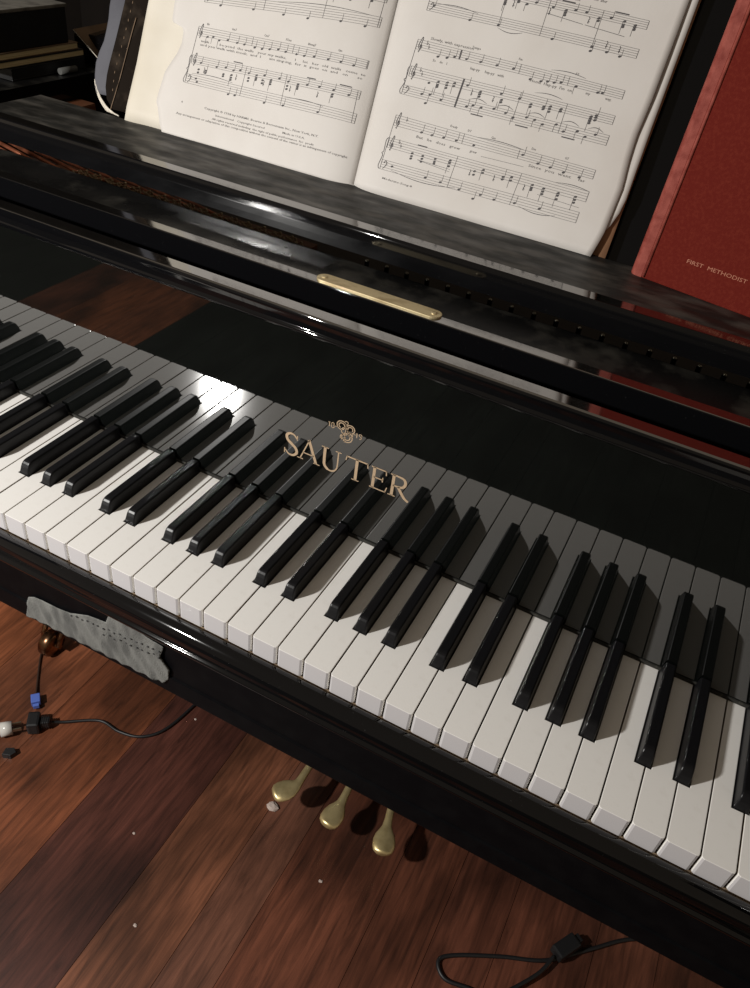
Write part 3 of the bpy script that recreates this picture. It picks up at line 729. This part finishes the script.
V = Staff(I,-116,75,71,67.7,9,7.4,'t'); T = Staff(I,-116,76,50.7,50,8.4,8.6,'t'); B = Staff(I,-117,74,31,32,8.4,9,'b')
system(V,T,B); brace(T,B); V.flats(.06,1); T.flats(.055)
V.txt(.28,-1.1,'Freely',1.9); V.txt(.37,-1.2,'D7',1.8); V.txt(.49,-1.0,'Gm',1.9); V.txt(.69,-1.0,'Dm',1.8); V.txt(.85,-1.0,'G7',1.8)
for u,k,stm in ((.15,3.9,1),(.205,3.9,1),(.265,3.6,1),(.33,3.4,1),(.42,3.4,0),(.66,2.0,1),(.74,3.8,1),(.80,4.0,1),(.865,4.6,1),(.94,4.8,1)): V.note(u,k,stm)
V.bar(.36); V.bar(.64); V.slur(.42,.66,0,1.3)
V.txt(.13,6.4,'But   he   does   grow',2.2,width=44); V.txt(.41,6.4,'grow',2.1); I.line(V.at(.47,6.9),V.at(.68,6.6),.3); V.txt(.70,6.0,'Since  you  went    far',2.2,width=52)
for u,k,ch,sm_ in ((.135,3.7,(1.2,2.2),0),(.19,3.6,(1.2,2.4),0),(.255,3.4,(1.2,2.),0),(.33,2.4,(1.,2.4),-1),(.50,2.6,(1.2,),-1),(.46,4.0,(1.4,),0),(.60,3.2,(1.,),1),(.64,2.4,(1.4,),-1),(.745,3.2,(1.2,2.),-1),(.80,3.4,(1.2,2.2),-1),(.87,3.6,(1.,2.4),-1),(.95,3.2,(1.2,2.3),-1)): T.note(u,k,sm_,0,ch)
T.rest(.44,5.0); T.rest(.56,4.6); T.rest(.71,5.0); T.beam(.15,.20,-.2); T.bar(.36,B); T.bar(.68,B); T.slur(.84,1.0,0,1.5)
I.line(T.at(.17,5.6),T.at(.34,5.9),.3); I.line(T.at(.17,5.7),T.at(.34,6.9),.3); I.line(T.at(.78,6.2),T.at(.98,6.8),.3)
for u,k in ((.06,1.8),(.24,2.6),(.32,2.8),(.42,3.6),(.53,3.4),(.60,3.8),(.70,3.0),(.82,2.6),(.50,5.6)): B.note(u,k,1 if u>.1 else 0)
B.slur(.06,.40,3.4,-3.2); B.slur(.72,.90,3.6,-2.6)
I.text('Moderato-Song-8',-112,14.6,1.7,1,31,-.01)
I.finish(rp)

# ------------------------------------------------------------------ black binder behind the book's left side
binder = thing('binder', 'worn black binder with curved grey edge, standing behind the left of the song book', 'binder', (-.43,.345,.24))
def wb(s,t): d = (s+444); return -7.5-1.4*(d/20)**2
bl = interp([(5,-434),(12,-441),(24,-448),(43,-450),(77,-447),(111,-445),(TOP,-441)])
sheet('cover', bl, lambda t:-399, 5, 284, wb, 'binder', binder, 16, 24, 1.5)
sheet('grey_edge', interp([(18,-459),(31,-466),(49,-469),(60,-467),(71,-463),(90,-462),(109,-465),(TOP,-463)]), lambda t: bl(t)+3, 16, 282, lambda s,t: -10.2+1.6*math.cos((s+456)*.12), 'greyedge', binder, 10, 24, 1.2)
bm = new()
for k in range(30):
    t = 26+k*8.6; s = bl(t)+10
    tube(bm,[pp(s,t,wb(s,t)+.1),pp(s,t+2.4,wb(s,t+2.4)+.3)],.0005,6)
link_mesh('stitching', bm, 'tan', binder)
bm = new()
pts = [pp(-436,8,-7.2),pp(-432,40,-7.2),pp(-429,80,-7.4),pp(-427,100,-7.4)]
tube(bm,smooth_path(pts,5),.0005,6); link_mesh('crease', bm, 'tan', binder)
bm = new()      # frayed lower corner
for k in range(13):
    a = pp(-466+k*.9,33-k*1.4,-10+k*.15); b = pp(-458+k*1.7,18-k*.9,-9.4+k*.15); c = pp(-441+k*1.4,5-k*.1,-8.0)
    tube(bm,smooth_path([a,b,c],5),[.0005+.0003*math.sin(k*2+q) for q in range(11)],6)
link_mesh('frayed_corner', bm, 'cream', binder)

# ------------------------------------------------------------------ red hymnal
hy = math.radians(11); ph = math.radians(9)
HB = Vector((.1385,.3245,.2402))
hymnal = thing('red_book', 'red cloth-covered book with pink spine and faded gold title, standing at the right', 'book', HB)
ux = Vector((math.cos(hy),-math.sin(hy),0)); uz = Vector((math.sin(ph)*math.sin(hy),math.sin(ph)*math.cos(hy),math.cos(ph))); uy = uz.cross(ux)   # uy points to the back
HT = Matrix(((ux.x,uy.x,uz.x,HB.x),(ux.y,uy.y,uz.y,HB.y),(ux.z,uy.z,uz.z,HB.z),(0,0,0,1)))
BW,BH,BT = .155,.232,.026
def ht(bm): bmesh.ops.transform(bm, matrix=HT, verts=bm.verts); return bm
z0 = .006   # lift of the lowest edge so that the leaning book meets the shelf
bm = new(); box(bm,(0.004,0,0),(BW,.0028,BH),0,.0008); ht(bm); fc = link_mesh('front_cover', bm, 'red', hymnal)
bm = new(); box(bm,(0.004,BT-.0028,.0055),(BW,BT,BH),0,.0008); ht(bm); link_mesh('back_cover', bm, 'red', hymnal)
bm = new(); prof2 = []
sp = []
for k in range(13):
    a = PI*k/12; sp.append((-.0065*math.sin(a)-.001, BT/2-(BT/2)*math.cos(a)))
inner = [(x+.002,BT/2+(y-BT/2)*.86) for x,y in sp][::-1]
prism(bm, [(.0045,0)]+sp+[(.0045,BT)]+inner, .0, BH, 0)
for v in bm.verts:
    if v.co.z < .001: v.co.z = max(0,v.co.y)*math.tan(ph)
ht(bm); link_mesh('spine', bm, 'redpink', hymnal)
bm = new(); tube(bm,[(.0062,-.0002,.001),(.0062,-.0002,BH-.001)],.0014,8,0); ht(bm); link_mesh('hinge_ridge', bm, 'redpink', hymnal)
bm = new(); box(bm,(.0015,.003,.0075),(BW-.004,BT-.003,BH-.004)); ht(bm); link_mesh('page_block', bm, 'pages', hymnal)
cu = D.curves.new('t','FONT'); cu.body = 'FIRST  METHODIST  CHURCH'; cu.size = .0064; cu.resolution_u = 2
ob = D.objects.new('t',cu); COL.objects.link(ob); bpy.context.view_layer.update()
dg = bpy.context.evaluated_depsgraph_get(); me = ob.evaluated_get(dg).to_mesh(); bm = new(); bm.from_mesh(me); ob.evaluated_get(dg).to_mesh_clear(); D.objects.remove(ob); D.curves.remove(cu)
xm = max(v.co.x for v in bm.verts)
for v in bm.verts: v.co = Vector((.0345+v.co.x*(.0770/xm), -.00012, .0228+v.co.y*.68))
ht(bm); link_mesh('cover_title', bm, 'stamp', fc)

# ------------------------------------------------------------------ stack on the left rim of the case
def book(name,label,x0,x1,y0,y1,z0,z1,top,edge,pages=True,cat='book',yaw=0):
    c = Vector(((x0+x1)/2,(y0+y1)/2,z0)); t = thing(name,label,cat,c,'books stacked on the left rim of the piano')
    R_ = Matrix.Translation(c) @ Matrix.Rotation(yaw,4,'Z') @ Matrix.Translation(-c)
    ct = .0013
    if pages:
        bm = new(); box(bm,(x0+.003,y0+.0008,z0+ct),(x1-.0008,y1-.0008,z1-ct)); bmesh.ops.transform(bm,matrix=R_,verts=bm.verts); link_mesh('page_block',bm,edge,t)
        bm = new(); box(bm,(x0,y0,z0),(x1,y1,z0+ct),0,.0006); bmesh.ops.transform(bm,matrix=R_,verts=bm.verts); link_mesh('back_cover',bm,'blackcover' if top!='tan' else 'tan',t)
        bm = new(); box(bm,(x0,y0,z1-ct),(x1,y1,z1),0,.0006); bmesh.ops.transform(bm,matrix=R_,verts=bm.verts); link_mesh('front_cover',bm,top,t)
    return t
Z = .2005
# coordinates follow the stack seen past the end of the music shelf
book('closed_book','thick black covered book at the bottom of the stack on the piano rim',-.86,-.709,.470,.605,Z,Z+.0145,'blackcover','blackcover')
book('closed_book','thin book with cream page edges above the thick black book on the rim',-.86,-.711,.440,.606,Z+.0148,Z+.0235,'blackcover','edgecream')
book('closed_book','thin cream edged book directly under the black box on the rim',-.865,-.713,.430,.598,Z+.0238,Z+.0325,'tan','edgecream',yaw=.01)
t = thing('storage_box','black box with dusty grey lid topping the stack at upper left','box',(-.82,.50,Z+.0330))
bm = new(); box(bm,(-.90,.430,Z+.0330),(-.716,.584,Z+.0755),0,.001); link_mesh('box_body',bm,'blackcover',t)
bm = new(); box(bm,(-.902,.428,Z+.0757),(-.714,.586,Z+.0800),0,.0012); link_mesh('lid',bm,'dustybox',t)
# tan booklet cover slanting down from the stack
bm = new()
qa = [Vector(p) for p in ((-.722,.600,.2465),(-.690,.617,.2080),(-.705,.700,.2080),(-.740,.690,.2440))]
nn = (qa[1]-qa[0]).cross(qa[3]-qa[0]).normalized()*.0012
vs = [bm.verts.new(p) for p in qa]+[bm.verts.new(p+nn) for p in qa]
for q in ((3,2,1,0),(4,5,6,7),(0,1,5,4),(1,2,6,5),(2,3,7,6),(3,0,4,7)): face(bm,[vs[i] for i in q], 1 if q == (0,1,5,4) else 0)
bmesh.ops.recalc_face_normals(bm, faces=bm.faces)
tag(link_mesh('booklet',bm,['tan','cream'],loc=(-.71,.65,.2045)),'tan booklet slanting behind the stack on the piano rim','booklet')
bm = new(); tube(bm,[(-.700,.545,.2048),(-.700,.575,.2048)],.0042,14)
tag(link_mesh('stub',bm,'stub',loc=(-.700,.56,.2006)),'short grey stub lying on the rim beside the black book','stub')

# ------------------------------------------------------------------ cables and bits on the floor
def cable(name,label,pts,r,m,cat='cable',ends=None,loc=None,close=False):
    p = [(x,y,FZ+z) for x,y,z in pts]
    t = thing(name,label,cat,p[0]) 
    bm = new(); tube(bm,smooth_path(p,8),r,10); link_mesh('cord',bm,m,t); return t
t = cable('thin_cord','thin brown cord running down from the brass caster to a blue connector',[(-.668,.300,.003),(-.640,.262,.003),(-.612,.228,.003),(-.592,.205,.006)],.0018,'browncord')
bm = new(); T_ = Matrix.Translation((-.583,.196,FZ+.009)) @ Matrix.Rotation(-.75,4,'Z'); box(bm,(-.009,-.0075,-.0065),(.009,.0075,.0065),0,.0015,T_); box(bm,(.0105,-.005,-.004),(.016,.005,.004),0,.0008,T_)
o = link_mesh('connector',bm,'blue',t); o['label'] = 'blue plastic connector'
t = cable('power_cable','black power cable with plug end snaking right across the orange planks',[(-.528,.176,.010),(-.512,.190,.005),(-.466,.222,.0035),(-.425,.222,.0035),(-.388,.232,.0035),(-.362,.262,.0035),(-.350,.318,.0035),(-.345,.40,.0035),(-.350,.60,.0035)],.0025,'rubber')
bm = new(); T_ = Matrix.Translation((-.548,.158,FZ+.015)) @ Matrix.Rotation(.62,4,'Z')
box(bm,(-.010,-.015,-.0125),(.010,.015,.0125),0,.004,T_); box(bm,(.0095,-.007,-.0065),(.026,.007,.0065),0,.0025,T_)
for z in (-.004,): 
    for k in range(4): box(bm,(.012+k*.0035,-.0077,-.0072),(.0132+k*.0035,.0077,.0072),0,0,T_)
link_mesh('socket_end',bm,'rubber',t)
t = cable('clear_plug_cord','whitish cord with clear plug pushed towards the black socket at left edge',[(-.598,.104,.012),(-.63,.075,.006),(-.68,.035,.004),(-.78,-.03,.004)],.0034,'white_cord')
bm = new(); T_ = Matrix.Translation((-.578,.126,FZ+.015)) @ Matrix.Rotation(.80,4,'Z')
for a,b,r0,r1 in ((-.026,-.008,.0055,.009),(-.008,.010,.0125,.0115)): 
    vv = []
    lathe(bm,[(r0,a),(r1,b)],(0,0,0),14,axis='X')
bmesh.ops.transform(bm,matrix=T_,verts=bm.verts)
link_mesh('plug_body',bm,'clear',t)
bm = new()
for dy in (-.006,.006): box(bm,(.010,dy-.001,-.003),(.024,dy+.001,.003),0,0,T_)
link_mesh('prong',bm,'steel',t)
bm = new(); T_ = Matrix.Translation((-.545,.100,FZ+.006)) @ Matrix.Rotation(.5,4,'Z')
prism(bm,[(-.010,-.006),(.004,-.008),(.011,-.001),(.006,.007),(-.007,.006)],-.006,.005,0,T=T_,bevel=.001)
tag(link_mesh('dark_fragment',bm,'rubber',loc=(-.545,.100,FZ)),'tiny dark fragment lying on floor near the clear plug','debris')
def crumb(x,y,s,label,m='crumb',name='crumb',group=None):
    bm = new(); bmesh.ops.create_icosphere(bm,subdivisions=2,radius=s)
    for v in bm.verts: v.co *= random.uniform(.7,1.25); v.co.z *= .5; v.co.x *= 1.3
    bmesh.ops.translate(bm,verts=bm.verts,vec=(x,y,FZ+s*.45))
    return tag(link_mesh(name,bm,m,loc=(x,y,FZ)),label,'debris',group)
crumb(-.1255,.2385,.0075,'pale crumb on the floor beside the leftmost brass pedal')
crumb(.0015,.175,.0024,'tiny pale speck on the floor below the pedals')
crumb(-.286,.095,.0018,'tiny pale speck on the dark floor plank')
crumb(-.197,-.01,.0022,'tiny pale speck at the right of the dark plank')
crumb(-.33,.31,.0018,'tiny speck on the floor under the grey patch by the cable end')
t = cable('black_loop_cable','black cable looped on the floor under the right of the piano',[(.70,.46,.003),(.56,.385,.003),(.457,.335,.003),(.400,.287,.003),(.344,.238,.0035),(.283,.210,.003),(.222,.178,.003),(.205,.160,.003),(.222,.143,.003),(.259,.1485,.003),(.300,.150,.003),(.36,.13,.003)],.0030,'rubber')
t2 = cable('adaptor_cable','black cable ending in a small connector crossing the looped cable at bottom right',[(.290,.150,.009),(.315,.180,.009),(.340,.215,.0105),(.352,.245,.012)],.0028,'rubber')
bm = new(); T_ = Matrix.Translation((.366,.268,FZ+.0135)) @ Matrix.Rotation(1.0,4,'Z')
box(bm,(-.024,-.011,-.009),(.016,.011,.009),0,.003,T_); box(bm,(.0155,-.006,-.005),(.024,.006,.005),0,.001,T_)
link_mesh('connector',bm,'rubber',t2)

# ------------------------------------------------------------------ lights, camera, world
def point(name,loc,w,r,c):
    l = D.lights.new(name,'POINT'); l.energy = w; l.shadow_soft_size = r; l.color = c
    o = D.objects.new(name,l); COL.objects.link(o); o.location = loc; return o
point('room_lamp',(-.80,-.76,.60),78,.035,(1.,.975,.935))
w = D.worlds.new('world'); bpy.context.scene.world = w; w.use_nodes = True
w.node_tree.nodes['Background'].inputs[0].default_value = (1.,.82,.62,1); w.node_tree.nodes['Background'].inputs[1].default_value = .155

cam = D.cameras.new('camera'); co = D.objects.new('camera',cam); COL.objects.link(co)
R = ((0.88765306,0.44525472,0.11755969),(0.36524795,-0.52522279,-0.76859284),(-0.28047456,0.72518222,-0.62884399))
m3 = Matrix((R[0],[-v for v in R[1]],[-v for v in R[2]])).transposed()
co.matrix_world = Matrix.Translation((0.19697201,-0.34956643,0.48969898)) @ m3.to_4x4()
cam.sensor_fit = 'HORIZONTAL'; cam.sensor_width = 36; cam.lens = 788.52*36/750; cam.clip_start = .02
bpy.context.scene.camera = co

for o in list(COL.objects):
    if o.parent is None: o.location.z += LIFT
sc = bpy.context.scene
sc.view_settings.view_transform = 'Standard'; sc.view_settings.look = 'None'; sc.view_settings.gamma = 1; sc.view_settings.use_curve_mapping = False
sc.view_settings.exposure = .12
